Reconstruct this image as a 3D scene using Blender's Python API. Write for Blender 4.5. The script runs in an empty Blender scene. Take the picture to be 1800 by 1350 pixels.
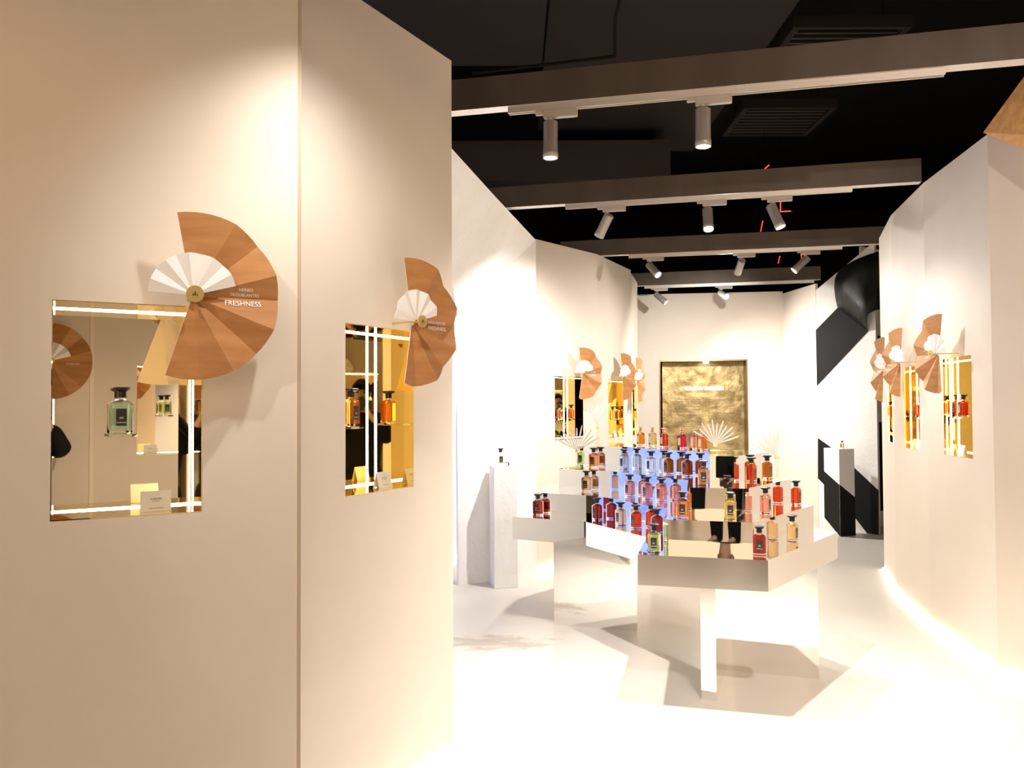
import bpy, bmesh, math, random
from math import sin, cos, tan, pi, radians, atan, atan2, hypot
from mathutils import Vector, Matrix

random.seed(7)
S = bpy.context.scene
COL = S.collection

# ------------------------------------------------------------------ camera
F = 1450.0                       # focal length in pixels of an 1800 px wide frame
EYE = Vector((0, 0, 1.5))
PITCH = atan(37 / 1450.0)
ROLL = radians(.29)
_fw = Vector((0, cos(PITCH), sin(PITCH)))
_u0 = Vector((0, -sin(PITCH), cos(PITCH)))
_r0 = Vector((1, 0, 0))
_ri = _r0 * cos(ROLL) - _u0 * sin(ROLL)
_up = _u0 * cos(ROLL) + _r0 * sin(ROLL)
cam = bpy.data.cameras.new('camera')
cam.sensor_width = 36
cam.lens = 36 * F / 1800
cam.clip_start = .02
cam.clip_end = 100
camo = bpy.data.objects.new('camera', cam)
COL.objects.link(camo)
camo.matrix_world = Matrix(((_ri.x, _up.x, -_fw.x, EYE.x), (_ri.y, _up.y, -_fw.y, EYE.y), (_ri.z, _up.z, -_fw.z, EYE.z), (0, 0, 0, 1)))
S.camera = camo

# ------------------------------------------------------------------ world, colour management
w = bpy.data.worlds.new('hall')
S.world = w
w.use_nodes = True
w.node_tree.nodes['Background'].inputs[0].default_value = (1.0, .72, .47, 1)
w.node_tree.nodes['Background'].inputs[1].default_value = 1.0
S.view_settings.view_transform = 'Standard'
S.view_settings.look = 'None'
S.view_settings.exposure = .42
S.view_settings.gamma = 1
S.view_settings.use_curve_mapping = False
S.cycles.max_bounces = 14
S.cycles.diffuse_bounces = 5
S.cycles.glossy_bounces = 8
S.cycles.transmission_bounces = 12
S.cycles.sample_clamp_indirect = 8
SPOT_WARM = (1.0, .955, .895)

# added unseen area fills: above and behind the viewer, and low at right
def area_light(name, loc, aim, sx, sy, power, col):
    l = bpy.data.lights.new(name, 'AREA')
    l.shape = 'RECTANGLE'; l.size = sx; l.size_y = sy; l.energy = power; l.color = col
    o = bpy.data.objects.new(name, l); COL.objects.link(o)
    o.location = loc
    o.rotation_euler = (Vector(aim) - Vector(loc)).to_track_quat('-Z', 'Y').to_euler()
    return o
area_light('fill_behind', (1.2, -3.5, 3.6), (.8, 3, 1.0), 5, 2, 95, (1.0, .68, .42))
area_light('fill_right', (2.75, -.9, 1.9), (-1.0, 2.6, 1.0), 1.6, 1.8, 74, (1.0, .73, .50))

# where each track spotlight stands (column, row of its head in the photo), what it aims at, watts, cone
# beam: (point a, point b) of the underside edge
BEAMS = [((-1.6, 2.45), (2.9, 1.38)), ((-.75, 4.29), (3.1, 3.37)), ((-.9, 6.46), (2.79, 5.567)),
         ((.5, 8.38), (3.55, 7.72)), ((1.3, 10.5), (3.75, 9.96)), ((-2.2, 1.25), (2.9, .04))]
SPOTS = [
    (1, (968, 245), (.16, 4.0, 0), 260, 110, 'first spotlight on the nearest beam, pointing straight down at its left'),
    (1, (1236, 222), (.90, 3.88, 0), 260, 100, 'spotlight pointing straight down on the right of the nearest beam'),
    (2, (1068, 402), (-.05, 7.2, 1.3), 230, 110, 'white lit spotlight tilted left towards the plaster wall, second beam'),
    (2, (1244, 390), (1.25, 4.9, .9), 190, 80, 'spotlight pointing down at the centre of the second beam'),
    (2, (1358, 383), (2.72, 5.1, .2), 90, 110, 'spotlight tilted right on the second beam'),
    (3, (1143, 472), (2.9, 6.1, .4), 100, 110, 'spotlight tilted right with glowing lens, left end of the third beam'),
    (3, (1303, 474), (2.2, 10.6, 1.2), 300, 100, 'spotlight hanging nearly upright in the middle of the third beam'),
    (3, (1416, 465), (.75, 8.1, .9), 150, 110, 'spotlight tilted left at the right end of the third beam'),
    (4, (1155, 526), (3.5, 9.9, 1.3), 300, 120, 'spotlight tilted right at the left end of the farthest beam'),
    (4, (1268, 520), (3.25, 7.4, 1.5), 170, 110, 'spotlight lying almost level with its lens glowing, farthest beam'),
]
# spotlights outside the frame: beam, x, aim, watts, cone
NEAR_SPOTS = [(0, -.28, (-.60, 2.74, 1.75), 36, 112, 'overhead spotlight outside the frame, washing the leftmost wall'),
              (0, 1.0, (1.2, 2.9, 0), 200, 85, 'overhead spotlight outside the frame, lighting the floor before the table'),
              (0, .38, (.30, .85, 0), 120, 105, 'added overhead spotlight outside the frame, brightening the floor at the viewpoint'),  # added lamp, brightens the floor that the table front mirrors
              (5, -1.2, (-.6, 2.75, 1.4), 26, 46, 'overhead spotlight outside the frame, far left, crossing onto the fan'),
              (5, 1.7, (2.85, 4.6, 1.4), 110, 95, 'overhead spotlight outside the frame, aimed at the right wall'),
              (2, -.60, (-2.2, 6.7, .9), 400, 80, 'added unseen spotlight behind the left walls, brightening the blue wall'),  # from here on, unseen lamps added to brighten the hidden walls
              (2, -.30, (-2.2, 4.6, .9), 400, 80, 'added unseen spotlight behind the left walls, brightening the pale side wall'),
              (2, -.89, (-.75, 8.0, 1.1), 260, 70, 'added unseen spotlight behind the left walls, brightening the gap beside the plaster')]

# ------------------------------------------------------------------ projection helpers (photo pixel -> point in the room)
def ray(x, y):
    return _fw + _ri * ((x - 900) / F) - _up * ((y - 675) / F)
def G(x, y, z=0.0):
    d = ray(x, y); return EYE + d * ((z - EYE.z) / d.z)
def PL(x, y, p0, n):
    d = ray(x, y); p0 = Vector(p0); n = Vector(n)
    return EYE + d * ((p0 - EYE).dot(n) / d.dot(n))
def AT(x, y, Y):
    d = ray(x, y); return EYE + d * (Y / d.y)

# ------------------------------------------------------------------ materials
def mat(name, color, rough=.5, metal=0, trans=0, ior=1.45, emit=None, es=0, spec=.5, coat=0):
    m = bpy.data.materials.new(name); m.use_nodes = True
    b = m.node_tree.nodes['Principled BSDF']
    b.inputs['Base Color'].default_value = (*color, 1)
    b.inputs['Roughness'].default_value = rough
    b.inputs['Metallic'].default_value = metal
    b.inputs['Transmission Weight'].default_value = trans
    b.inputs['IOR'].default_value = ior
    b.inputs['Specular IOR Level'].default_value = spec
    b.inputs['Coat Weight'].default_value = coat
    if emit:
        b.inputs['Emission Color'].default_value = (*emit, 1)
        b.inputs['Emission Strength'].default_value = es
    return m
def nd(m, t, **k):
    n = m.node_tree.nodes.new(t)
    for a, v in k.items():
        if a in n.inputs: n.inputs[a].default_value = v
        else: setattr(n, a, v)
    return n
def bump(m, scale, strength, detail=4, dist=.01, stretch=None, kind='noise'):
    L = m.node_tree.links
    tc = nd(m, 'ShaderNodeTexCoord')
    mp = nd(m, 'ShaderNodeMapping')
    L.new(tc.outputs['Object'], mp.inputs[0])
    if stretch: mp.inputs['Scale'].default_value = stretch
    if kind == 'noise':
        t = nd(m, 'ShaderNodeTexNoise', Scale=scale, Detail=detail); out = t.outputs[0]
    else:
        t = nd(m, 'ShaderNodeTexWave', Scale=scale, Distortion=1.0); out = t.outputs['Fac']
    L.new(mp.outputs[0], t.inputs['Vector'])
    bp = nd(m, 'ShaderNodeBump', Strength=strength, Distance=dist)
    L.new(out, bp.inputs['Height'])
    L.new(bp.outputs[0], m.node_tree.nodes['Principled BSDF'].inputs['Normal'])
    return m
def tint(m, c1, c2, scale, stretch=None, lo=.35, hi=.65, detail=5, rough=None):
    L = m.node_tree.links
    tc = nd(m, 'ShaderNodeTexCoord'); mp = nd(m, 'ShaderNodeMapping')
    L.new(tc.outputs['Object'], mp.inputs[0])
    if stretch: mp.inputs['Scale'].default_value = stretch
    t = nd(m, 'ShaderNodeTexNoise', Scale=scale, Detail=detail)
    L.new(mp.outputs[0], t.inputs['Vector'])
    r = nd(m, 'ShaderNodeValToRGB')
    r.color_ramp.elements[0].position = lo; r.color_ramp.elements[0].color = (*c1, 1)
    r.color_ramp.elements[1].position = hi; r.color_ramp.elements[1].color = (*c2, 1)
    L.new(t.outputs[0], r.inputs[0])
    L.new(r.outputs[0], m.node_tree.nodes['Principled BSDF'].inputs['Base Color'])
    if rough:
        mr = nd(m, 'ShaderNodeMapRange'); mr.inputs[3].default_value = rough[0]; mr.inputs[4].default_value = rough[1]
        L.new(t.outputs[0], mr.inputs[0]); L.new(mr.outputs[0], m.node_tree.nodes['Principled BSDF'].inputs['Roughness'])
    return m

M = {}
M['wall'] = bump(tint(mat('beige_wall', (.74, .66, .57), .55, spec=.25), (.73, .65, .56), (.76, .68, .59), 2.5), 260, .12, 2, .002)
M['plaster'] = bump(tint(mat('white_plaster', (.86, .85, .83), .8, spec=.2), (.84, .82, .79), (.88, .87, .86), 3), 14, .55, 9, .012)
M['white'] = mat('white_paint', (.85, .84, .82), .6, spec=.3)
M['floor'] = tint(mat('floor_cement', (.6, .55, .5), .3, spec=.45), (.60, .55, .49), (.65, .60, .54), 1.1, lo=.3, hi=.7, rough=(.26, .34))
def scuff(m, c, r, c2):
    """a worn, brushed stain of its own shape on the floor"""
    L = m.node_tree.links; b = m.node_tree.nodes['Principled BSDF']
    old = b.inputs['Base Color'].links[0].from_socket
    tc = nd(m, 'ShaderNodeTexCoord'); mp = nd(m, 'ShaderNodeMapping')
    mp.inputs['Location'].default_value = (-c[0] / r[0], -c[1] / r[1], 0); mp.inputs['Scale'].default_value = (1 / r[0], 1 / r[1], 1)
    L.new(tc.outputs['Object'], mp.inputs[0])
    ln = nd(m, 'ShaderNodeVectorMath', operation='LENGTH'); L.new(mp.outputs[0], ln.inputs[0])
    n = nd(m, 'ShaderNodeTexNoise', Scale=5.0, Detail=9, Roughness=.7)
    mp2 = nd(m, 'ShaderNodeMapping'); mp2.inputs['Scale'].default_value = (1, 2.6, 1)
    L.new(tc.outputs['Object'], mp2.inputs[0]); L.new(mp2.outputs[0], n.inputs['Vector'])
    a = nd(m, 'ShaderNodeMath', operation='SUBTRACT'); L.new(n.outputs[0], a.inputs[0])
    f = nd(m, 'ShaderNodeMath', operation='MULTIPLY'); L.new(ln.outputs['Value'], f.inputs[0]); f.inputs[1].default_value = .30
    L.new(f.outputs[0], a.inputs[1])
    g = nd(m, 'ShaderNodeMapRange'); g.inputs[1].default_value = .27; g.inputs[2].default_value = .36; L.new(a.outputs[0], g.inputs[0])
    mx = nd(m, 'ShaderNodeMix', data_type='RGBA'); L.new(g.outputs[0], mx.inputs[0]); L.new(old, mx.inputs[6]); mx.inputs[7].default_value = (*c2, 1)
    L.new(mx.outputs[2], b.inputs['Base Color'])
scuff(M['floor'], (-.12, 5.25), (.45, .22), (.44, .38, .32))
M['black_hall'] = mat('black_hall', (.006, .005, .004), .9, spec=.1)
M['dark_panel'] = mat('dark_panel', (.012, .009, .0065), .8, spec=.2)
M['dark_steel'] = mat('dark_steel', (.018, .014, .011), .6, spec=.3)
M['beam'] = tint(mat('beam_metal', (.3, .26, .22), .42, metal=.55), (.065, .052, .042), (.09, .073, .06), 3, (1, 1, .3), rough=(.36, .5))
M['beam_lip'] = mat('beam_lip', (.75, .71, .66), .35, metal=.3)
M['track'] = mat('track_metal', (.62, .58, .54), .35, metal=.6)
M['adapter'] = mat('adapter_plastic', (.42, .37, .33), .5)
M['head'] = mat('spot_head', (.42, .38, .35), .38, metal=.35)
M['lens'] = mat('spot_lens', (1, 1, 1), .3, emit=(1, .97, .93), es=14)
M['mirror'] = mat('mirror_steel', (.90, .88, .85), .012, metal=1)
M['mirror_face'] = mat('mirror_steel_face', (.90, .88, .85), .012, metal=1)
M['satin'] = mat('satin_steel', (.80, .76, .71), .14, metal=1)
M['gold_mirror'] = mat('gold_mirror', (1.0, .84, .42), .02, metal=1)
M['back_mirror'] = mat('bronze_mirror', (.86, .75, .56), .01, metal=1)
M['led'] = mat('led', (1, 1, 1), .5, emit=(1, .93, .80), es=16)
M['led_floor'] = mat('led_floor', (1, 1, 1), .5, emit=(1, .90, .72), es=13)
M['shelf_glass'] = mat('shelf_glass', (.93, 1, .95), .02, trans=1, ior=1.45)
M['glass'] = mat('bottle_glass', (1, 1, 1), 0, trans=1, ior=1.22)
M['cap'] = mat('black_cap', (.008, .008, .009), .28, spec=.5)
M['gold_cap'] = mat('copper_cap', (.75, .48, .30), .25, metal=.9)
M['label'] = mat('black_label', (.012, .011, .011), .4)
M['gold_label'] = mat('gold_label', (.80, .66, .38), .4, metal=.3)
M['lettering'] = mat('lettering', (.85, .75, .6), .4)
M['white_letter'] = mat('white_lettering', (.9, .89, .87), .5)
M['glow_letter'] = mat('glowing_lettering', (1, 1, 1), .5, emit=(1, .97, .92), es=2.5)
M['brass'] = mat('brass', (.66, .50, .20), .32, metal=.85)
M['bronze'] = mat('bronze', (.20, .14, .08), .3, metal=1)
M['gold_panel'] = bump(tint(mat('gold_leaf', (.5, .4, .2), .45, metal=.75), (.20, .14, .055), (.48, .37, .18), 7, lo=.35, hi=.7, detail=9), 9, .5, 9, .03)
M['ink'] = mat('dark_ink', (.03, .022, .015), .6)
M['wood'] = tint(mat('fan_wood', (.6, .3, .12), .5, spec=.3), (.40, .175, .058), (.49, .235, .088), 3.2, (.35, 9, 9), detail=7)
M['cream'] = mat('cream_paper', (.85, .76, .62), .7, spec=.2)
M['paper'] = mat('white_paper', (.86, .83, .81), .7, spec=.2)
M['wood_panel'] = tint(mat('orange_wood', (.6, .3, .1), .45, spec=.3), (.60, .31, .11), (.72, .40, .17), 3, (1.2, 9, 9), detail=7)
M['black_paint'] = bump(mat('black_paint', (.010, .0095, .0095), .7, spec=.25), 60, .25, 5, .004)
M['black_ribbed'] = bump(mat('black_ribbed', (.012, .011, .011), .36, spec=.5), 120, .6, 2, .004, (.3, .3, 1), kind='wave')
M['blue'] = bump(tint(mat('blue_lit_plaster', (.16, .25, .85), .7), (.15, .23, .80), (.24, .33, .92), 3), 5, .9, 6, .06)
M['red_reflection'] = mat('red_reflection', (1, .1, .05), .5, emit=(1, .05, .02), es=2.2)
M['card'] = mat('card_stock', (.86, .83, .78), .6)
M['skin'] = mat('skin', (.62, .38, .26), .5)
M['black_cloth'] = mat('black_cloth', (.008, .008, .009), .85, spec=.2)
M['hair'] = mat('black_hair', (.012, .009, .008), .5)
M['shoe'] = mat('dark_shoe', (.03, .018, .012), .4)
M['camera_black'] = mat('camera_black', (.02, .02, .02), .4)
def liquid(name, c):
    return mat(name, c, 0, trans=.78, ior=1.03)
LQ = {'green': liquid('green_liquid', (.80, .98, .45)), 'leaf': liquid('leaf_green_liquid', (.55, .86, .28)),
      'red': liquid('red_liquid', (.85, .10, .03)), 'darkred': liquid('dark_red_liquid', (.50, .06, .04)),
      'brownred': liquid('brown_red_liquid', (.55, .10, .02)), 'amber': liquid('amber_liquid', (.96, .60, .24)),
      'orange': liquid('orange_liquid', (.98, .38, .06)), 'peach': liquid('peach_liquid', (.98, .70, .38)),
      'pink': liquid('pink_liquid', (.98, .45, .35)), 'rose': liquid('rose_liquid', (.95, .50, .48)),
      'blue': liquid('pale_blue_liquid', (.80, .94, .97)), 'clear': liquid('clear_liquid', (.96, .98, .98)),
      'darkamber': liquid('dark_amber_liquid', (.62, .20, .02)), 'teal': liquid('teal_liquid', (.80, .97, .91)),
      'yellow': liquid('yellow_liquid', (.98, .80, .35)), 'crimson': liquid('crimson_liquid', (.85, .05, .10))}

# ------------------------------------------------------------------ object helpers
def mesh_obj(name, bm, ms, parent=None, smooth=False):
    me = bpy.data.meshes.new(name)
    bm.normal_update(); bm.to_mesh(me); bm.free()
    if not isinstance(ms, (list, tuple)): ms = [ms]
    for m in ms: me.materials.append(m)
    if smooth:
        for p in me.polygons: p.use_smooth = True
    o = bpy.data.objects.new(name, me); COL.objects.link(o)
    if parent: o.parent = parent
    return o
def empty(name, loc=(0, 0, 0), rz=0, label=None, cat=None, group=None):
    o = bpy.data.objects.new(name, None); COL.objects.link(o)
    o.location = loc; o.rotation_euler = (0, 0, rz); o.empty_display_size = .05
    tag(o, label, cat, group); return o
def tag(o, label=None, cat=None, group=None, kind=None):
    if label: o['label'] = label
    if cat: o['category'] = cat
    if group: o['group'] = group
    if kind: o['kind'] = kind
    return o
def copy_tree(o, parent=None):
    c = o.copy(); COL.objects.link(c)
    if parent: c.parent = parent
    for ch in list(o.children): copy_tree(ch, c)
    return c
def box(bm, x0, x1, y0, y1, z0, z1, mi=0):
    v = [bm.verts.new((x, y, z)) for z in (z0, z1) for y in (y0, y1) for x in (x0, x1)]
    for f in ((0, 2, 3, 1), (4, 5, 7, 6), (0, 1, 5, 4), (2, 6, 7, 3), (0, 4, 6, 2), (1, 3, 7, 5)):
        bm.faces.new([v[i] for i in f]).material_index = mi
    return v
def obox(name, x0, x1, y0, y1, z0, z1, m, parent=None, bev=0):
    bm = bmesh.new(); box(bm, x0, x1, y0, y1, z0, z1)
    if bev: bmesh.ops.bevel(bm, geom=bm.edges[:], offset=bev, segments=2, affect='EDGES')
    return mesh_obj(name, bm, m, parent)
def prism(bm, pts, z0, z1, mt=0, ms=0):
    a = [bm.verts.new((p[0], p[1], z0)) for p in pts]; b = [bm.verts.new((p[0], p[1], z1)) for p in pts]
    f = bm.faces.new(b); f.material_index = mt
    f = bm.faces.new(a[::-1]); f.material_index = ms
    n = len(pts)
    for i in range(n):
        f = bm.faces.new((a[i], a[(i + 1) % n], b[(i + 1) % n], b[i])); f.material_index = ms
def lathe(bm, prof, n=24, cx=0, cy=0, mi=0):
    rings = []
    for r, z in prof:
        rings.append([bm.verts.new((cx + r * cos(2 * pi * k / n), cy + r * sin(2 * pi * k / n), z)) for k in range(n)])
    for a, b in zip(rings, rings[1:]):
        for k in range(n):
            bm.faces.new((a[k], a[(k + 1) % n], b[(k + 1) % n], b[k])).material_index = mi
    bm.faces.new(rings[0][::-1]).material_index = mi; bm.faces.new(rings[-1]).material_index = mi
def tube(bm, a, b, r, n=10, r2=None):
    a = Vector(a); b = Vector(b); d = (b - a).normalized()
    q = d.to_track_quat('Z', 'Y'); r2 = r if r2 is None else r2
    A = [bm.verts.new(a + q @ Vector((r * cos(2 * pi * k / n), r * sin(2 * pi * k / n), 0))) for k in range(n)]
    B = [bm.verts.new(b + q @ Vector((r2 * cos(2 * pi * k / n), r2 * sin(2 * pi * k / n), 0))) for k in range(n)]
    for k in range(n): bm.faces.new((A[k], A[(k + 1) % n], B[(k + 1) % n], B[k]))
    bm.faces.new(A[::-1]); bm.faces.new(B)
def frame_rot(u, n):
    """local x=u, z=up(world), y = -n  (front of the thing looks along n)"""
    return atan2(u[1], u[0])

TXT = {}
def text_mesh(s, size, align='LEFT', space=1.0, offset=0):
    key = (s, size, align, space, offset)
    if key in TXT: return TXT[key]
    c = bpy.data.curves.new('lettering', 'FONT'); c.body = s; c.size = size; c.align_x = align
    c.space_character = space; c.resolution_u = 3; c.offset = offset
    o = bpy.data.objects.new('lettering_source', c); COL.objects.link(o)
    dg = bpy.context.evaluated_depsgraph_get(); dg.update()
    me = bpy.data.meshes.new_from_object(o.evaluated_get(dg))
    bpy.data.objects.remove(o); bpy.data.curves.remove(c)
    TXT[key] = me
    return me

# ------------------------------------------------------------------ the hall shell
def struct(o): o['kind'] = 'structure'; return o
bm = bmesh.new()
v = [bm.verts.new(p) for p in ((-9, -7, 0), (9, -7, 0), (9, 15, 0), (-9, 15, 0))]; bm.faces.new(v)
struct(mesh_obj('floor', bm, M['floor']))
struct(obox('ceiling', -9, 9, -7, 15, 5.0, 5.1, M['black_hall']))
struct(obox('wall_far', -9, 9, 14.9, 15, 0, 5, M['black_hall']))
struct(obox('wall_outer_left', -9.1, -9, -7, 15, 0, 5, M['black_hall']))
struct(obox('wall_outer_right', 9, 9.1, -7, 15, 0, 5, M['black_hall']))

# ------------------------------------------------------------------ wall panels (with openings) : corner p0 -> p1, room on the `side`
class Plane:
    """vertical wall plane seen from the room; s runs from p0 to p1, n points into the room"""
    def __init__(self, p0, p1):
        self.p0 = Vector((p0[0], p0[1], 0)); self.p1 = Vector((p1[0], p1[1], 0))
        self.u = (self.p1 - self.p0).normalized(); self.L = (self.p1 - self.p0).length
        n = Vector((self.u.y, -self.u.x, 0))
        self.n = n
    def hit(self, x, y, off=0):
        q = PL(x, y, self.p0 + self.n * off, self.n)
        return (q - self.p0).dot(self.u), q.z
    def pt(self, s, z, off=0):
        return self.p0 + self.u * s + self.n * off + Vector((0, 0, z))
    def yaw(self): return atan2(self.u.y, self.u.x)
def wall_panel(name, pl, z0, z1, m, holes=(), s0=0, s1=None, thick=.03):
    s1 = pl.L if s1 is None else s1
    ss = sorted({s0, s1, *[h[0] for h in holes], *[h[1] for h in holes]})
    zs = sorted({z0, z1, *[h[2] for h in holes], *[h[3] for h in holes]})
    bm = bmesh.new(); V = {}
    def gv(s, z):
        if (s, z) not in V: V[(s, z)] = bm.verts.new((s, 0, z))
        return V[(s, z)]
    for a, b in zip(ss, ss[1:]):
        for c, d in zip(zs, zs[1:]):
            if any(h[0] - 1e-6 <= a and b <= h[1] + 1e-6 and h[2] - 1e-6 <= c and d <= h[3] + 1e-6 for h in holes): continue
            bm.faces.new((gv(a, c), gv(b, c), gv(b, d), gv(a, d)))
    o = mesh_obj(name, bm, m)
    o.location = pl.p0; o.rotation_euler = (0, 0, pl.yaw())
    md = o.modifiers.new('thickness', 'SOLIDIFY'); md.thickness = thick; md.offset = -1
    return struct(o)

# ------------------------------------------------------------------ mirrored niche let into a wall
NICHE_D = .21
def niche(pl, s0, s1, z0, z1, label, shelf_s=None, shelf_z=None, d=NICHE_D, shelf_y=.10, tilt=0, side='R'):
    r = empty('display_niche', pl.pt((s0 + s1) / 2, z0), pl.yaw(), label, 'niche', 'mirrored display niches')
    W = (s1 - s0) / 2; Hh = z1 - z0; t = .006
    y0 = .0315
    bmr = obox('back_mirror', -W, W, 0, t, 0, Hh, M['back_mirror'], r); bmr.location = (0, d, 0); bmr.rotation_euler = (0, 0, tilt)
    q_ = .003; y0 = .0015
    obox('side_panel', -W + .0005, -W + q_, y0, d, .0005, Hh - .0005, M['gold_mirror'], r)
    obox('side_panel', W - q_, W - .0005, y0, d, .0005, Hh - .0005, M['gold_mirror'], r)
    obox('top_panel', -W + q_, W - q_, y0, d, Hh - q_, Hh - .0005, M['gold_mirror'], r)
    obox('bottom_panel', -W + q_, W - q_, y0, d, .0005, q_, M['gold_mirror'], r)
    W -= q_; Hh -= q_
    e = .0045; q = d - .022
    def led(x0, x1, za, zb, a, b): obox('led_strip', x0, x1, a, b, za, zb, M['led'], r)
    led(-W + .001, W - .001, Hh - .002, Hh - .0005, q - e, q + e)
    led(-W + .001, W - .001, .0035, .005, q - e, q + e)
    if side == 'L':
        for yy in (.042, .088): led(-W + .0005, -W + .002, .002, Hh - .002, yy - e, yy + e)
    if side != 'L': led(W - .002, W - .0005, .002, Hh - .002, q - e, q + e)
    if shelf_z is not None:
        c = shelf_s - (s0 + s1) / 2
        obox('glass_shelf', c - .038, c + .038, shelf_y - .032, d - .0005, shelf_z - z0 - .008, shelf_z - z0, M['shelf_glass'], r)
    return r

# ------------------------------------------------------------------ pleated fans
WOOD_FOLDS = [100, 62, 41, 17, 0, -22, -42, -63, -85, -108]
def fan_depth(folds, amp):
    def f(a, r, R):
        for k, (p, q) in enumerate(zip(folds, folds[1:])):
            if q <= a <= p:
                t = (p - a) / (p - q); d0, d1 = (0, amp) if k % 2 == 0 else (amp, 0)
                return (d0 + (d1 - d0) * t) * r / R
        return 0
    return f
def fan_sheet(name, folds, R, amp, r0, mats, parent, z_off, sx, jag=0):
    bm = bmesh.new(); f = fan_depth(folds, amp)
    prev = None
    for k, (p, q) in enumerate(zip(folds, folds[1:])):
        n = max(2, int((p - q) / 5))
        Rk = R * (1 + (jag if k % 2 else -jag))
        ring = []
        for i in range(n + 1):
            a = p + (q - p) * i / n; c = radians(a)
            dep = (0 if k % 2 == 0 else amp) + ((amp if k % 2 == 0 else -amp) * i / n)
            # straight facet between the two folds
            ri, ro = r0, Rk
            ring.append((bm.verts.new((sx * ri * cos(c), -(z_off + dep * ri / R), ri * sin(c))),
                         bm.verts.new((sx * ro * cos(c), -(z_off + dep * ro / R), ro * sin(c)))))
        for i in range(n):
            vs = (ring[i][0], ring[i + 1][0], ring[i + 1][1], ring[i][1])
            if sx > 0: vs = vs[::-1]
            bm.faces.new(vs)
    bmesh.ops.remove_doubles(bm, verts=bm.verts[:], dist=1e-5)
    bm.normal_update()
    if sum(fc.normal.y * fc.calc_area() for fc in bm.faces) > 0: bmesh.ops.reverse_faces(bm, faces=bm.faces[:])
    o = mesh_obj(name, bm, mats, parent)
    md = o.modifiers.new('thickness', 'SOLIDIFY'); md.thickness = .0022; md.offset = -1
    md.material_offset = 1; md.material_offset_rim = 1
    return o
def wall_fan(pl, px, py, sx, words, label, stand=.11, R=.245, tilt=0, turn=0):
    q = PL(px, py, pl.p0 + pl.n * stand, pl.n)
    s = (q - pl.p0).dot(pl.u); z = q.z
    root = empty('pleated_fan', pl.pt(s, z), pl.yaw(), label, 'wall fan', 'wooden pleated fans beside the niches')
    amp = .032
    dep = fan_depth(WOOD_FOLDS, amp)
    wsh = fan_sheet('wood_fan', WOOD_FOLDS, R, amp, .012, [M['wood'], M['cream']], root, stand - .02, sx)
    fol = [178 - 16.2 * k for k in range(11)]
    fan_sheet('paper_fan', fol, .122, .013, .008, [M['paper'], M['paper']], root, stand + .004, sx)
    bm = bmesh.new(); tube(bm, (0, -.001, 0), (0, -(stand + .03), 0), .004)
    mesh_obj('rod', bm, M['brass'], root)
    bm = bmesh.new(); tube(bm, (0, -(stand + .03), 0), (0, -(stand + .036), 0), .024, 32)
    hub = mesh_obj('hub', bm, M['brass'], root)
    bm = bmesh.new()                           # bee-like relief on the hub
    for (x, zz, rx, rz) in ((0, .001, .0022, .007), (-.0055, -.003, .0018, .0045), (.0055, -.003, .0018, .0045)):
        vs = [bm.verts.new((x + rx * cos(k * pi / 6), -(stand + .0372), zz + rz * sin(k * pi / 6))) for k in range(12)]
        bm.faces.new(vs)
    mesh_obj('emblem', bm, M['bronze'], hub)
    # lettering follows the pleats
    for (txt, size, x0, zz) in words:
        src = text_mesh(txt, size, 'LEFT' if sx > 0 else 'RIGHT', 1.0, 0)
        bm = bmesh.new(); bm.from_mesh(src)
        for q_ in range(-7, 8):
            bmesh.ops.bisect_plane(bm, geom=bm.verts[:] + bm.edges[:] + bm.faces[:], plane_co=(-x0 * sx, -zz, 0), plane_no=(-sin(radians(3 * q_)) * sx, cos(radians(3 * q_)), 0))
        bmesh.ops.triangulate(bm, faces=bm.faces[:])
        for vv in bm.verts:
            X = vv.co.x + (x0 if sx > 0 else -x0); Z = vv.co.y + zz
            r = hypot(X, Z); a = math.degrees(atan2(Z, abs(X)))
            vv.co = (X, -(stand - .02 + dep(a, r, R) + .0028), Z)
        mesh_obj('lettering', bm, M['white_letter'], root)
    if turn:
        Rt = Matrix.Rotation(radians(turn), 3, 'Z'); pv = Vector((0, -stand, 0))
        for c in root.children:
            if not c.name.startswith('rod'):
                c.rotation_euler = (0, 0, radians(turn)); c.location = pv - Rt @ pv
    return root

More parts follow.
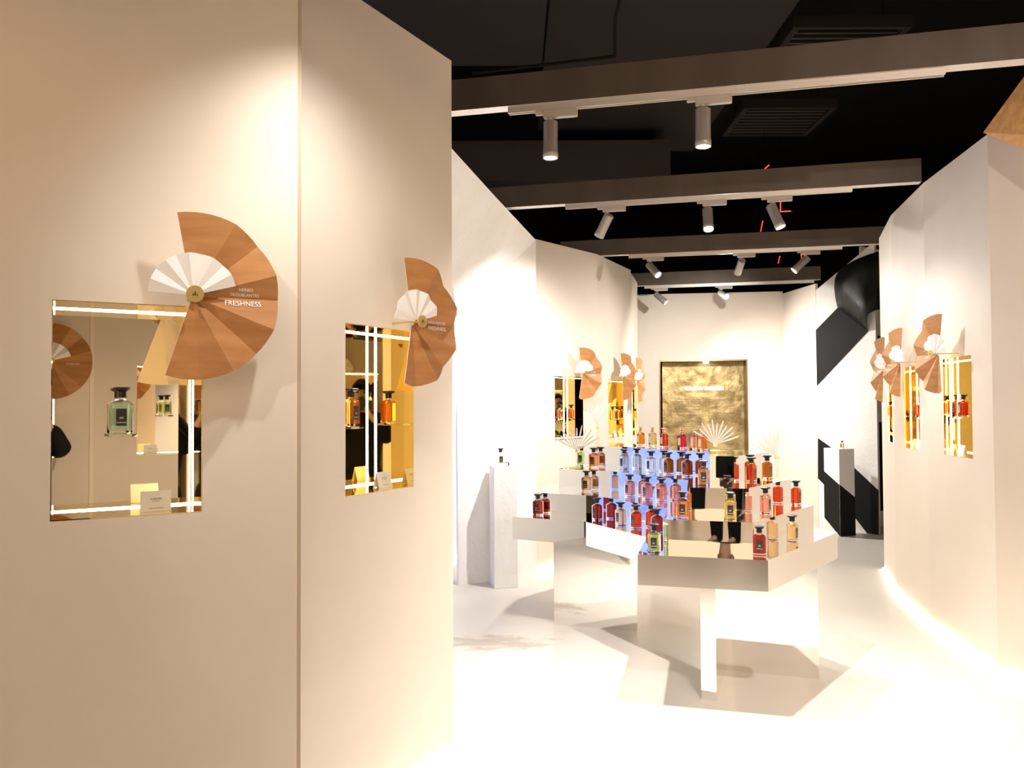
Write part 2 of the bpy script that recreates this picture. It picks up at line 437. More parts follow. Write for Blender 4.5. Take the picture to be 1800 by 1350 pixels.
# ------------------------------------------------------------------ perfume bottles (one template per kind, then copies)
def rrect(w, d, c):
    return [(w - c, -d), (w, -d + c), (w, d - c), (w - c, d), (-w + c, d), (-w, d - c), (-w, -d + c), (-w + c, -d)]
def shell(bm, rings):
    R = [[bm.verts.new((x, y, z)) for x, y in pts] for pts, z in rings]
    n = len(R[0])
    for a, b in zip(R, R[1:]):
        for k in range(n): bm.faces.new((a[k], a[(k + 1) % n], b[(k + 1) % n], b[k]))
    bm.faces.new(R[0][::-1]); bm.faces.new(R[-1])
def bottle_template(kind):
    g = {}
    gold = kind == 'gold'
    bm = bmesh.new()
    n = 8
    rn = .0095
    neck = [(rn * 1.08 * cos(-pi / 2 + pi / 8 + 2 * pi * k / 8), rn * 1.08 * sin(-pi / 2 + pi / 8 + 2 * pi * k / 8)) for k in range(8)]
    def mix(a, b, t): return [(p[0] * (1 - t) + q[0] * t, p[1] * (1 - t) + q[1] * t) for p, q in zip(a, b)]
    body = rrect(.031, .0245, .006)
    shell(bm, [(rrect(.029, .0225, .005), 0), (body, .0025), (body, .092), (mix(body, neck, .35), .0995), (mix(body, neck, .8), .1045), (neck, .107), (neck, .1115)])
    g['bottle_glass'] = mesh_obj('glass_body', bm, M['glass'])
    bm = bmesh.new()
    lb = rrect(.0268, .0203, .0045)
    shell(bm, [(rrect(.0255, .019, .004), .011), (lb, .0125), (lb, .0885), (mix(lb, neck, .3), .0915)])
    g['liquid'] = mesh_obj('liquid', bm, LQ['amber'])
    bm = bmesh.new()
    if gold:
        lathe(bm, [(.0105, .1117), (.013, .118), (.013, .129), (.0085, .137), (.0085, .140)], 20)
        lathe(bm, [(.009, .1402), (.021, .1425), (.0215, .1455), (.010, .147)], 24)
    else:
        lathe(bm, [(.0135, .1117), (.0142, .1125), (.0142, .130), (.0135, .1310)], 20)
        r8 = []
        for z, wd, c in ((.1312, .0140, .006), (.1355, .0205, .006), (.1395, .0228, .0055), (.1425, .0228, .0055), (.1445, .018, .0055)):
            r8.append((rrect(wd, wd, c), z))
        shell(bm, r8)
    g['cap'] = mesh_obj('cap', bm, M['gold_cap'] if gold else M['cap'])
    bm = bmesh.new(); box(bm, -.0145, .0145, -.0253, -.0247, .026, .078)
    g['label'] = mesh_obj('paper_label', bm, M['gold_label'] if gold else M['label'])
    me1 = text_mesh('GUERLAIN', .0058, 'CENTER')
    bm = bmesh.new(); bm.from_mesh(me1)
    for vv in bm.verts: vv.co = (vv.co.x, -.02555, .034 + vv.co.y)
    for (a, zz) in ((.006, .052), (.0045, .0505), (.0065, .0475)):
        vs = [bm.verts.new(c) for c in ((-a, -.02555, zz), (a, -.02555, zz), (a, -.02555, zz + .0007), (-a, -.02555, zz + .0007))]
        bm.faces.new(vs)
    g['text'] = mesh_obj('lettering', bm, M['lettering'])
    return g
BT = {k: bottle_template(k) for k in ('black', 'gold')}
LIQ_MESH = {}
def bottle(loc, yaw, liq, label, group, kind='black', scale=1.0):
    r = empty('perfume_bottle', loc, yaw, label, 'perfume bottle', group)
    r.scale = (scale,) * 3
    t = BT[kind]
    for k in ('bottle_glass', 'liquid', 'cap', 'label'):
        c = t[k].copy()
        if k == 'liquid':
            if liq not in LIQ_MESH:
                me = t[k].data.copy(); me.materials.clear(); me.materials.append(LQ[liq]); LIQ_MESH[liq] = me
            c.data = LIQ_MESH[liq]
        COL.objects.link(c); c.parent = r
        if k == 'label' and kind == 'black':
            d = t['text'].copy(); COL.objects.link(d); d.parent = c
    return r

def card(loc, yaw, label, w=.085, h=.062):
    r = empty('tent_card', loc, yaw, label, 'card', 'white cards standing in the niches')
    t = radians(14)
    bm = bmesh.new()
    dy = h * sin(t); hz = h * cos(t)
    for sgn in (1, -1):
        vs = [bm.verts.new(p) for p in ((-w / 2, sgn * -dy, 0), (w / 2, sgn * -dy, 0), (w / 2, 0, hz), (-w / 2, 0, hz))]
        bm.faces.new(vs)
    o = mesh_obj('folded_card', bm, M['card'], r)
    md = o.modifiers.new('t', 'SOLIDIFY'); md.thickness = .0008
    bm = bmesh.new(); bm.from_mesh(text_mesh('GUERLAIN', .007, 'CENTER'))
    def on(x, y): return (x, -dy + y / h * dy - .0012, y / h * hz)
    for vv in bm.verts: vv.co = on(vv.co.x, vv.co.y + .036)
    for (a, y) in ((.010, .031), (.020, .010)):
        bm.faces.new([bm.verts.new(on(*p)) for p in ((-a, y), (a, y), (a, y + .001), (-a, y + .001))])
    mesh_obj('lettering', bm, M['ink'], o)
    return r

# ================================================================== LEFT WALLS
thA = atan(.547)
PA1 = AT(523, 700, 2.634); uA = Vector((cos(thA), sin(thA), 0))
PA = Plane((PA1.x - 2.6 * uA.x, PA1.y - 2.6 * uA.y), (PA1.x, PA1.y))
thB = atan(1.85)
uB = Vector((cos(thB), sin(thB), 0)); PB1 = Vector((-.257, 3.555, 0))
PB = Plane((PB1.x - 1.06 * uB.x, PB1.y - 1.06 * uB.y), (PB1.x, PB1.y))
def opening(pl, xl, xr, yt, yb):
    """opening from pixel columns xl, xr and the rows of its left edge"""
    s0, za = pl.hit(xl, yt[0]); s1, zb = pl.hit(xr, yt[1]); _, zc = pl.hit(xl, yb[0]); _, ze = pl.hit(xr, yb[1])
    s0 = max(s0, .04); s1 = min(s1, pl.L - .04)
    return [s0, s1, (zc + ze) / 2, (za + zb) / 2]
hA = opening(PA, 91, 357, (526, 540), (916, 901))
hB = opening(PB, 607, 727, (567, 583), (873.5, 856))
wall_panel('wall_left', PA, 0, 3.0, M['wall'], [hA])
wall_panel('wall_left_second', PB, .02, 3.0, M['wall'], [hB])

o = obox('seam_shade', PA.L - .001, PA.L + .011, .0, .03, 0, 3.0, mat('seam_shade_tan', (.50, .38, .27), .6))  # tan strip paints the shadowed gap between the two left walls
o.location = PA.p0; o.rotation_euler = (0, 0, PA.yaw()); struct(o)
def shelf_at(pl, px, py, y_in):
    q = PL(px, py, pl.p0 - pl.n * y_in, pl.n)
    return (q - pl.p0).dot(pl.u), q.z
sA, zA = shelf_at(PA, 214, 763, .165)
niche(PA, *hA, 'large mirrored niche holding a pale teal bottle, in the leftmost wall', sA, zA, tilt=radians(2), shelf_y=.165)
bottle(PA.pt(sA, zA, -.165), PA.yaw() - .1, 'teal', 'pale teal perfume bottle in the leftmost niche', 'bottles in the niches')
sA2, zA2 = shelf_at(PA, 274, 900, .07)
card(PA.pt(sA2, hA[2] + .0035, -.075), PA.yaw(), 'white card standing at the bottom of the leftmost niche, below the teal bottle')
sB, zB = shelf_at(PB, 617, 750, .10)
niche(PB, *hB, 'tall gold niche holding an amber bottle, in the second wall from the left', sB, zB)
bottle(PB.pt(sB, zB, -.10), PB.yaw(), 'orange', 'amber perfume bottle in the second niche from the left', 'bottles in the niches')
sB2, zB2 = shelf_at(PB, 673, 862, .08)
card(PB.pt(sB2, hB[2] + .0035, -.08), PB.yaw(), 'white card standing at the bottom of the second niche from the left')
wall_fan(PA, 340, 519, 1, [('HERBES', .0125, .128, .021), ('TROUBLANTES', .0125, .103, .006), ('FRESHNESS', .0215, .088, -.022)],
         'large orange wood and white paper fan on the nearest left wall, marked FRESHNESS')
wall_fan(PB, 731, 566, 1, [('NEROLI PLEIN SUD', .0125, .085, .004), ('FRESHNESS', .0215, .085, -.022)],
         'wood and white paper fan on the second left wall, its edge overlapping the plaster', turn=-7)

def floor_led(name_pl, s0, s1, label, off=.004):
    o = obox('led_strip', s0, s1, -.012, 0, .003, .017, M['led_floor'])
    o.location = name_pl.p0 + name_pl.n * off; o.rotation_euler = (0, 0, name_pl.yaw())
    return tag(o, label, 'light strip', 'glowing strips along the foot of the walls')
floor_led(PB, 0, PB.L, 'glowing light strip along the foot of the second left wall')

# plaster wall: lower upright panel and the wing folded forward above it
PP = Plane((-.471, 6.958), (.190, 7.30))
s_l, z_l = PP.hit(799, 553); s_b, _ = PP.hit(803, 1027)
topR = PP.pt(PP.L, 2.976)
bm = bmesh.new()
pts = [PP.pt(s_b, 0), PP.pt(PP.L, 0), topR, PP.pt(s_l, z_l)]
fr = [bm.verts.new(p) for p in pts]
bm.faces.new(fr)
T = G(793, 263, 3.0); A_ = topR
T2 = A_ + (T - A_) * 1.25
vw = bm.verts.new(T2); vl = bm.verts.new(PP.pt(s_l - .02, z_l - .05))
bm.faces.new((fr[3], fr[2], vw))
bmesh.ops.subdivide_edges(bm, edges=bm.edges[:], cuts=1)
o = mesh_obj('wall_plaster', bm, M['plaster'])
md = o.modifiers.new('t', 'SOLIDIFY'); md.thickness = .04; md.offset = 1
struct(o)
# bright wall glimpsed between the second left wall and the plaster
PS = Plane((-2.6, 7.9), (.1, 8.3))
wall_panel('wall_behind_plaster', PS, 0, 2.9, M['white'])
floor_led(PS, 0, 2.2, 'glowing light strip in the gap beside the plaster wall')
# unseen wall with blue light put into its paint, reflected in the mirror table
PQ = Plane((-2.45, 5.75), (-2.3, 7.85))
wall_panel('wall_blue', PQ, .30, 2.6, M['blue'])
wall_panel('baseboard_blue_wall', PQ, 0, .30, M['white'])
PQ2 = Plane((-2.9, 3.0), (-2.5, 5.74))
wall_panel('wall_side_pale', PQ2, 0, 2.9, M['white'])

# beige walls with niches beyond the plaster
D0 = (.20, 7.40); D1 = (.858, 8.198); D2 = (1.33, 9.17); D3 = (1.37, 9.40); D4 = tuple(G(1120, 497, 3.0)[:2])
PD1 = Plane(D0, D1); PD2 = Plane(D1, D2); PD3 = Plane(D3, D4)
hD1 = opening(PD1, 975, 1025, (660, 664), (773, 772))
hD2 = opening(PD2, 1069, 1096, (667, 668), (770, 769))
hD3 = opening(PD3, 1110.5, 1118.5, (672, 674), (766, 765))
for nm, pl, h in (('wall_left_third', PD1, hD1), ('wall_left_fourth', PD2, hD2), ('wall_left_fifth', PD3, hD3)):
    wall_panel(nm, pl, .02, 3.0, M['wall'], [h])
for pl, h, px, lq, wh, wd, fx, fy in (
        (PD1, hD1, 984, 'pink', 'pink perfume bottle in the dark niche beyond the plaster wall', 'third', 1026.5, 656),
        (PD2, hD2, 1077, 'amber', 'amber perfume bottle in the narrow gold niche beyond the dark one', 'fourth', 1098, 662),
        (PD3, hD3, 1113, 'amber', 'amber perfume bottle in the narrowest far left niche, half behind a fan', 'fifth', 1123, 668.5)):
    s, z = shelf_at(pl, px, 738, .10)
    s = min(max(s, h[0] + .05), h[1] - .05)
    niche(pl, *h, {'third': 'dark reflecting niche just beyond the white plaster wall', 'fourth': 'narrow gold niche between two fans on the far left walls', 'fifth': 'sliver of gold niche nearest the bronze doorway'}[wd], s, z)
    bottle(pl.pt(s, z, -.10), pl.yaw(), lq, wh, 'bottles in the niches')
    floor_led(pl, 0, pl.L, {'third': 'glowing strip at the foot of the beige wall beside the plaster', 'fourth': 'glowing strip at the foot of the wall behind the table, left side', 'fifth': 'glowing strip at the foot of the farthest left wall'}[wd])
    wall_fan(pl, fx, fy, 1, {'third': [('ROSE CHERIE', .012, .095, .008), ('FLORAL', .02, .10, -.022)], 'fourth': [('PEAU CHERIE', .012, .095, .008), ('FLORAL', .02, .10, -.022)], 'fifth': [('IRIS', .012, .10, .008), ('IRIS', .02, .10, -.022)]}[wd],
             {'third': 'fan above the dark niche beyond the plaster wall, marked FLORAL', 'fourth': 'middle fan of the three on the far left walls', 'fifth': 'narrow edge-on fan closest to the bronze doorway'}[wd], turn=-11)
s, z = shelf_at(PD2, 1080, 765, .08)
card(PD2.pt(min(max(s, hD2[0] + .06), hD2[1] - .06), hD2[2] + .0035, -.08), PD2.yaw(), 'white card at the bottom of the narrow gold niche, far left')

# ================================================================== BACK WALL with bronze doorway
E0 = (1.30, 11.30); E1 = (3.621, 10.98); E2 = (3.725, 10.08)
PE = Plane(E0, E1); PF_ = Plane(E1, E2)
hE = opening(PE, 1158, 1314, (633, 631.5), (940, 940))
hE[2] = 0.0
wall_panel('wall_back', PE, 0, 3.0, M['wall'], [hE])
wall_panel('wall_back_right', PF_, 0, 2.97, M['wall'])
sw, sh = hE[1] - hE[0], hE[3]
r = empty('bronze_portal', PE.pt((hE[0] + hE[1]) / 2, 0), PE.yaw(), 'bronze framed recess in the back wall with a gold text panel', 'portal')
d = .30; W = sw / 2
obox('side_reveal', -W, -W + .02, 0, d, 0, sh, M['bronze'], r)
obox('side_reveal', W - .02, W, 0, d, 0, sh, M['bronze'], r)
obox('head_reveal', -W + .02, W - .02, 0, d, sh - .02, sh, M['bronze'], r)
obox('shadow_gap', -W + .02, -W + .075, d - .01, d, 0, sh - .02, M['black_hall'], r)
gp = obox('gold_panel', -W + .055, W - .02, d - .05, d - .012, 0, sh - .02, M['gold_panel'], r)
yp = d - .053
def on_panel(px, py):
    q = PL(px, py, PE.p0 - PE.n * yp, PE.n)
    return (q - PE.p0).dot(PE.u) - (hE[0] + hE[1]) / 2, q.z
x0, zt = on_panel(1204, 686); x1, _ = on_panel(1272, 686)
me = text_mesh('OLFACTORY SYMPHONIES', .062, 'LEFT', 1.0, .0006)
bm = bmesh.new(); bm.from_mesh(me)
wd = max(v.co.x for v in bm.verts); k = (x1 - x0) / wd
for vv in bm.verts: vv.co = (x0 + vv.co.x * k, yp, zt + vv.co.y * 1.05)
ret = bmesh.ops.extrude_face_region(bm, geom=bm.faces[:])
for e in ret['geom']:
    if isinstance(e, bmesh.types.BMVert): e.co.y -= .012
mesh_obj('heading_letters', bm, M['glow_letter'], gp)
bm = bmesh.new()
for (xa, xb, rows) in ((1186, 1232.5, [703 + 2.95 * i for i in range(8)] + [730 + 2.85 * i for i in range(8)]),
                       (1245, 1291, [702.5 + 2.95 * i for i in range(6)] + [727 + 2.85 * i for i in range(7)])):
    for ri, row in enumerate(rows):
        a, zz = on_panel(xa, row); b, _ = on_panel(xb, row)
        if ri in (7, 5) and len(rows) - ri > 2: b = a + (b - a) * random.uniform(.5, .8)
        if ri == len(rows) - 1: b = a + (b - a) * .7
        x = a
        while x < b:
            w_ = random.uniform(.012, .05)
            hh = .0075
            # each word as a few letter-sized strokes
            xx = x
            while xx < min(x + w_, b):
                lw = random.uniform(.003, .006); lh = hh * random.choice((.7, .7, 1.0))
                bm.faces.new([bm.verts.new(p) for p in ((xx, yp, zz), (xx + lw, yp, zz), (xx + lw, yp, zz + lh), (xx, yp, zz + lh))])
                xx += lw + .0016
            x += w_ + .007
mesh_obj('small_print', bm, M['ink'], gp)
# downlight in the head of the recess
bm = bmesh.new(); lathe(bm, [(.035, sh - .045), (.04, sh - .0215)], 20, .05, .10)
mesh_obj('downlight', bm, M['lens'], r)
l = bpy.data.lights.new('portal_lamp', 'SPOT'); l.energy = 9; l.spot_size = radians(100); l.spot_blend = .6; l.color = (1, .88, .68); l.shadow_soft_size = .04
lo = bpy.data.objects.new('portal_lamp', l); COL.objects.link(lo); lo.parent = r; lo.location = (.05, .05, sh - .06); lo.rotation_euler = (radians(12), 0, 0)

# ================================================================== BLACK AND WHITE WALL
PW = Plane((3.72, 10.05), (4.176, 9.45))
def W2(u, v, off=0):
    """u,v = pixels in the crop that starts at (1420,420), 2.5 per photo pixel"""
    s, z = PW.hit(1420 + u / 2.5, 420 + v / 2.5, off); return PW.pt(s, z, off)
ext = 1.35
zr = 1.5 + 9.45 / 7.633 * 1.5
bm = bmesh.new()
zl = 2.885; slope = (zr - zl) / PW.L
bm.faces.new([bm.verts.new(p) for p in (PW.pt(0, 0), PW.pt(PW.L * 1.0, 0), PW.pt(PW.L * 1.0, zr), PW.pt(0, zl))])
o = mesh_obj('wall_black_and_white', bm, M['plaster'])
md = o.modifiers.new('t', 'SOLIDIFY'); md.thickness = .04; md.offset = -1
struct(o)
def flat_patch(name, polys, m, parent, off=.006):
    bm = bmesh.new()
    for poly in polys:
        bm.faces.new([bm.verts.new(W2(a, b, off)) for a, b in poly])
    q = mesh_obj(name, bm, m, parent)
    md = q.modifiers.new('t', 'SOLIDIFY'); md.thickness = .005; md.offset = -1
    return q
zc = (33, 880)
flat_patch('black_band', [[(35, 400), (133, 300), (265, 405), (40, 645)][::-1], [(44, 875), (100, 915), (187, 990), (310, 1105), (311, 1303), (264, 1299), (187, 1198), (44, 1052)][::-1]], M['black_paint'], o)
Lc = [(133, 300), (135, 255), (142, 215), (152, 180), (168, 150), (195, 125), (235, 98), (275, 76), (318, 56)]
Rc = [(265, 405), (272, 385), (281, 365), (290, 348), (298, 337), (305, 329), (312, 322), (318, 315), (323, 310)]
bm = bmesh.new(); rows = []
for i, (a, b) in enumerate(zip(Lc, Rc)):
    t = i / (len(Lc) - 1); off = .010 + .16 * sin(pi * min(1, t * .95))
    rows.append([bm.verts.new(W2(a[0] + (b[0] - a[0]) * k / 4, a[1] + (b[1] - a[1]) * k / 4, 0) + PW.n * off) for k in range(5)])
for a, b in zip(rows, rows[1:]):
    for k in range(4): bm.faces.new((a[k], a[k + 1], b[k + 1], b[k]))
q = mesh_obj('curling_band', bm, M['black_ribbed'], o, smooth=True)
md = q.modifiers.new('t', 'SOLIDIFY'); md.thickness = .01; md.offset = 0
# return panel glimpsed past its right end
PR = Plane((4.24, 9.95), (4.9, 10.4))
o = wall_panel('wall_return', PR, 0, 3.4, M['white'])
bm = bmesh.new()
for (xa, xb, ya, yb) in ((1541, 1552, 590, 628), (1544, 1556, 742, 897)):
    pa = PR.hit(xa, ya); pb = PR.hit(xb, yb)
    box(bm, max(pa[0], .02), pb[0], -.008, -.002, pb[1], pa[1])
mesh_obj('black_band', bm, M['black_paint'], o)

# black and white plinth with its bottle
def plinth(name, p0, p1, depth, h, ms, label, cat='plinth'):
    pl = Plane(p0, p1)
    bm = bmesh.new(); box(bm, 0, pl.L, 0, depth, 0, h)
    bmesh.ops.bevel(bm, geom=bm.edges[:], offset=.003, segments=1, affect='EDGES')
    o = mesh_obj(name, bm, ms); o.location = pl.p0; o.rotation_euler = (0, 0, pl.yaw())
    tag(o, label, cat); return o, pl
g0 = G(1450, 937, 0); g1 = G(1477, 943.5, 0)
o, pq = plinth('square_plinth', g0[:2], g1[:2], .2, .985, M['white'], 'white plinth with a black band painted across it, by the black and white wall')
def side_paint(pl, s_, depth_, poly_front, poly_side):
    bm = bmesh.new()
    bm.faces.new([bm.verts.new((s, -.003, z)) for s, z in poly_front])
    bm.faces.new([bm.verts.new((pl.L + .003, y, z)) for y, z in poly_side])
    return bm
zt1 = pq.hit(1451, 828)[1]; zt2 = pq.hit(1477, 852)[1]; zb1 = pq.hit(1451, 910)[1]
bm = side_paint(pq, 0, .2, [(0, zb1), (pq.L * .98, .004), (pq.L, .004), (pq.L, zt2), (0, zt1)], [(0, .004), (.2, .004), (.2, zt2 - .15), (0, zt2)])
mesh_obj('black_band', bm, M['black_paint'], o)
b0 = pq.pt(pq.L * .72, .985, -.1)
bottle(b0, pq.yaw(), 'yellow', 'tiny bottle with pale yellow juice on the black and white plinth', 'bottles on plinths', scale=.62)

# white plaster plinth on the left
o, pz = plinth('square_plinth', (-.153, 6.78), (.043, 6.817), .235, .996, M['plaster'], 'white rough plaster plinth in front of the plaster wall')
bottle(pz.pt(.075, .996, -.10), pz.yaw(), 'clear', 'clear bottle with black cap and label on the white plaster plinth', 'bottles on plinths', scale=1.0)
r = empty('small_card', pz.pt(.125, .9965, -.06), pz.yaw() + .2, 'small black and silver card beside the clear bottle on the plinth', 'card')
bm = bmesh.new(); box(bm, -.017, .017, -.001, .001, 0, .028); bmesh.ops.rotate(bm, verts=bm.verts[:], matrix=Matrix.Rotation(radians(-14), 3, 'X'))
mesh_obj('board', bm, M['label'], r)
bm = bmesh.new(); box(bm, -.015, .006, -.0022, -.0012, .003, .022); bmesh.ops.rotate(bm, verts=bm.verts[:], matrix=Matrix.Rotation(radians(-14), 3, 'X'))
mesh_obj('silver_print', bm, M['card'], r)

# ================================================================== RIGHT WALLS
R0 = (3.40, 3.05); R1 = (2.665, 4.575); R2 = (2.815, 5.60); R3 = (3.035, 6.56); R4 = (3.35, 7.48)
# traversed so that the room is on the -x side: planes run far -> near
PR1 = Plane(R1, R0); PR2 = Plane(R2, R1); PR3 = Plane(R3, R2); PR4 = Plane(R4, R3)
hR1 = opening(PR2, 1657, 1707, (630, 625), (799, 806))
hR2 = opening(PR3, 1589, 1615, (646, 642), (787, 791))
hR3 = opening(PR4, 1559.5, 1572.5, (658, 655), (776, 779))
wall_panel('wall_right', PR1, .02, 3.0, M['wall'])
for nm, pl, h, px, lq, bl, nl, fx, fy, wds, fl, ll in (
        ('wall_right_second', PR2, hR1, 1690, 'red', 'red perfume bottle in the nearest niche on the right wall', 'large gold niche with red bottle, nearest on the right wall', 1644.7, 622,
         [('ANGELIQUE', .012, .085, .022), ('NOIRE', .012, .10, .008), ('AMBER', .02, .085, -.022)], 'nearest fan on the right wall, marked AMBER', 'glowing strip at the foot of the nearest niche wall, right side'),
        ('wall_right_third', PR3, hR2, 1602, 'red', 'red perfume bottle in the middle niche on the right wall', 'middle gold niche on the right wall, half dark', 1577.6, 637.3,
         [('SANTAL', .012, .09, .008), ('WOODS', .02, .09, -.022)], 'middle fan of the three on the right wall', 'glowing strip at the foot of the middle right wall panel'),
        ('wall_right_fourth', PR4, hR3, 1566, 'orange', 'orange perfume bottle in the farthest niche on the right wall', 'narrow gold niche at the far end of the right wall', 1548, 650,
         [('OUD', .012, .10, .008), ('WOODS', .02, .09, -.022)], 'farthest fan on the right, seen against the black and white wall', 'glowing strip at the foot of the far right wall panel')):
    wall_panel(nm, pl, .02, 3.0, M['wall'], [h])
    s, z = shelf_at(pl, px, 733, .10)
    s = min(max(s, h[0] + .05), h[1] - .05)
    niche(pl, *h, nl, s, z, side='L')
    bottle(pl.pt(s, z, -.10), pl.yaw(), lq, bl, 'bottles in the niches')
    wall_fan(pl, fx, fy, -1, wds, fl, stand=.13, turn=11)
    floor_led(pl, 0, pl.L, ll)
floor_led(PR1, 0, PR1.L, 'glowing strip at the foot of the wall at the right edge of the photo')
s, z = shelf_at(PR2, 1695, 795, .09)
card(PR2.pt(s, hR1[2] + .0035, -.08), PR2.yaw(), 'white card at the bottom of the nearest niche on the right wall')
s, z = shelf_at(PR3, 1596, 785, .08)
card(PR3.pt(min(max(s, hR2[0] + .06), hR2[1] - .06), hR2[2] + .0035, -.08), PR3.yaw(), 'white card at the bottom of the middle niche on the right wall')

# wooden fan blade leaning over the top of the right wall
bm = bmesh.new()
a = AT(1728, 233, 4.40); b = AT(1965, -90, 3.65); c = AT(2060, 250, 3.35); d_ = AT(2010, 352, 3.55)
va, vb, vc, vd = [bm.verts.new(p) for p in (a, b, c, d_)]
bm.faces.new((va, vc, vb)); bm.faces.new((va, vd, vc))
o = mesh_obj('wooden_blade', bm, M['wood_panel']); md = o.modifiers.new('t', 'SOLIDIFY'); md.thickness = .012
tag(o, 'folded orange wood panel over the wall in the upper right corner', 'wood panel')

# ================================================================== CEILING: beams, tracks, spotlights, ducts
def fixture(root_loc, aim, power, cone, label, yaw, flip=1, beam=None):
    r = empty('track_spotlight', root_loc, yaw, label, 'spotlight', 'spotlights on the ceiling tracks')
    obox('adapter', -.085, .085, -.017, .017, -.075, -.035, M['adapter'], r, .003)
    obox('contact_foot', -.125, -.085, -.011, .011, -.055, -.036, M['adapter'], r, .002)
    bm = bmesh.new(); tube(bm, (-.05, 0, -.075), (-.05, 0, -.125), .006); tube(bm, (-.05, 0, -.075), (-.05, 0, -.083), .014, 16)
    mesh_obj('stem', bm, M['track'], r)
    Rz = Matrix.Rotation(-yaw, 3, 'Z')
    pivot_w = Vector(root_loc) + Matrix.Rotation(yaw, 3, 'Z') @ Vector((-.05, 0, -.125))
    dirw = (Vector(aim) - pivot_w).normalized()
    dl = Rz @ dirw
    q = dl.to_track_quat('-Z', 'Y')
    hd = Vector((-.05, 0, -.125))
    side = Vector((.0, 0, 0))
    bm = bmesh.new()
    lathe(bm, [(.010, .062), (.033, .062), (.036, .059), (.036, -.085), (.0365, -.086), (.0365, -.090), (.038, -.092), (.038, -.122), (.033, -.122), (.031, -.112)], 32)
    head = mesh_obj('lamp_head', bm, M['head'], r)
    for p in head.data.polygons: p.use_smooth = len(p.vertices) == 4
    head.rotation_euler = q.to_euler(); head.location = hd + dl * .03
    bm = bmesh.new(); lathe(bm, [(.0305, -.1195), (.0305, -.1175)], 28)
    mesh_obj('lens', bm, M['lens'], head)
    l = bpy.data.lights.new('lamp', 'SPOT'); l.energy = power; l.spot_size = radians(cone); l.spot_blend = .95
    l.color = SPOT_WARM; l.shadow_soft_size = .028
    lo = bpy.data.objects.new('lamp', l); COL.objects.link(lo); lo.parent = head; lo.location = (0, 0, -.128)
    return r
bpl = []
track_px = [None, (895, 1663), (994, 1497), (1104, 1478), (1131, 1428), None]
BN = ['beam over the viewer', 'nearest visible beam', 'second beam', 'third beam', 'farthest beam', 'beam behind the viewer']
for i, (a, b) in enumerate(BEAMS):
    pl = Plane(a, b); bpl.append(pl)
    bm = bmesh.new(); box(bm, 0, pl.L, 0, .08, 3.005, 3.165, 0)
    for f in bm.faces:
        if f.calc_center_median().z < 3.01: f.material_index = 1
    o = mesh_obj('ceiling_beam', bm, [M['beam'], M['beam_lip']]); o.location = pl.p0; o.rotation_euler = (0, 0, pl.yaw())
    tag(o, ['brushed metal beam overhead, outside the frame', 'nearest brushed metal beam crossing the top of the picture', 'second metal beam from the front, three spotlights under it', 'third metal beam from the front, above the far walls', 'farthest metal beam just above the back wall', 'brushed metal beam behind the viewer, outside the frame'][i], 'beam', 'metal ceiling beams')
    if track_px[i]:
        s0 = pl.hit(track_px[i][0], 300, -.03)[0]; s1 = pl.hit(track_px[i][1], 300, -.03)[0]
    else: s0, s1 = .75, pl.L - .4
    bm = bmesh.new()
    box(bm, s0, s1, .008, .040, 2.984, 3.003); box(bm, s0, s1, .008, .013, 2.970, 2.984); box(bm, s0, s1, .035, .040, 2.970, 2.984)
    o = mesh_obj('light_track', bm, M['track']); o.location = pl.p0; o.rotation_euler = (0, 0, pl.yaw())
    tag(o, 'slim metal light track under the ' + BN[i], 'track', 'light tracks under the beams')
for (bi, (px, py), aim, pw, cone, lab) in SPOTS:
    pl = bpl[bi]; s, z = pl.hit(px, py, -.024)
    fixture(pl.pt(s + .05, 3.006, -.024), aim, pw, cone, lab, pl.yaw())
for bi, x, aim, pw, cone, lab in NEAR_SPOTS:
    pl = bpl[bi]; s = (x - pl.p0.x) / pl.u.x
    fixture(pl.pt(s + .05, 3.006, -.024), aim, pw, cone, lab, pl.yaw())

# dark services above the beams
def hung(name, x0, x1, y0, y1, z0, z1, m, label, cat):
    o = obox(name, x0, x1, y0, y1, z0, z1, m, None, .004)
    bm = bmesh.new()
    for hx in (x0 + .1, x1 - .1): tube(bm, (hx, (y0 + y1) / 2, z1), (hx, (y0 + y1) / 2, 5.0), .006, 6)
    mesh_obj('hanger_rod', bm, M['black_hall'], o)
    tag(o, label, cat, 'dark ducts and boards above the beams'); return o
hung('ceiling_board', -2.6, 0.25, 3.6, 6.5, 4.2, 4.26, M['dark_panel'], 'dark brown ceiling board at the upper left', 'ceiling board')
hung('ceiling_board', .27, 2.0, 4.1, 9.0, 4.28, 4.33, M['dark_panel'], 'large dark board hanging above the second beam', 'ceiling board')
hung('air_duct', -1.5, 1.6, 8.2, 8.9, 3.75, 4.15, M['dark_steel'], 'long dark air duct crossing above the third beam', 'duct')
for k in range(3):
    r = empty('louvre_grille', (2.5 + .1 * k, 4.9 + 1.7 * k, 4.35), 0, ['slatted ceiling grille nearest the viewer, upper right', 'middle slatted ceiling grille between the beams', 'farthest slatted ceiling grille'][k], 'grille', 'slatted ceiling grilles')
    bm = bmesh.new()
    for j in range(9): box(bm, -.4, .4, -.36 + .09 * j - .012, -.36 + .09 * j + .012, .02, .07)
    mesh_obj('slats', bm, M['dark_steel'], r)
    bm = bmesh.new(); box(bm, -.45, -.4, -.42, .42, 0, .09); box(bm, .4, .45, -.42, .42, 0, .09); box(bm, -.4, .4, -.42, -.38, 0, .09); box(bm, -.4, .4, .38, .42, 0, .09)
    mesh_obj('frame', bm, M['dark_panel'], r)
    bm = bmesh.new(); tube(bm, (-.42, 0, .09), (-.42, 0, .65), .006, 6); tube(bm, (.42, 0, .09), (.42, 0, .65), .006, 6)
    mesh_obj('hanger_rod', bm, M['black_hall'], r)
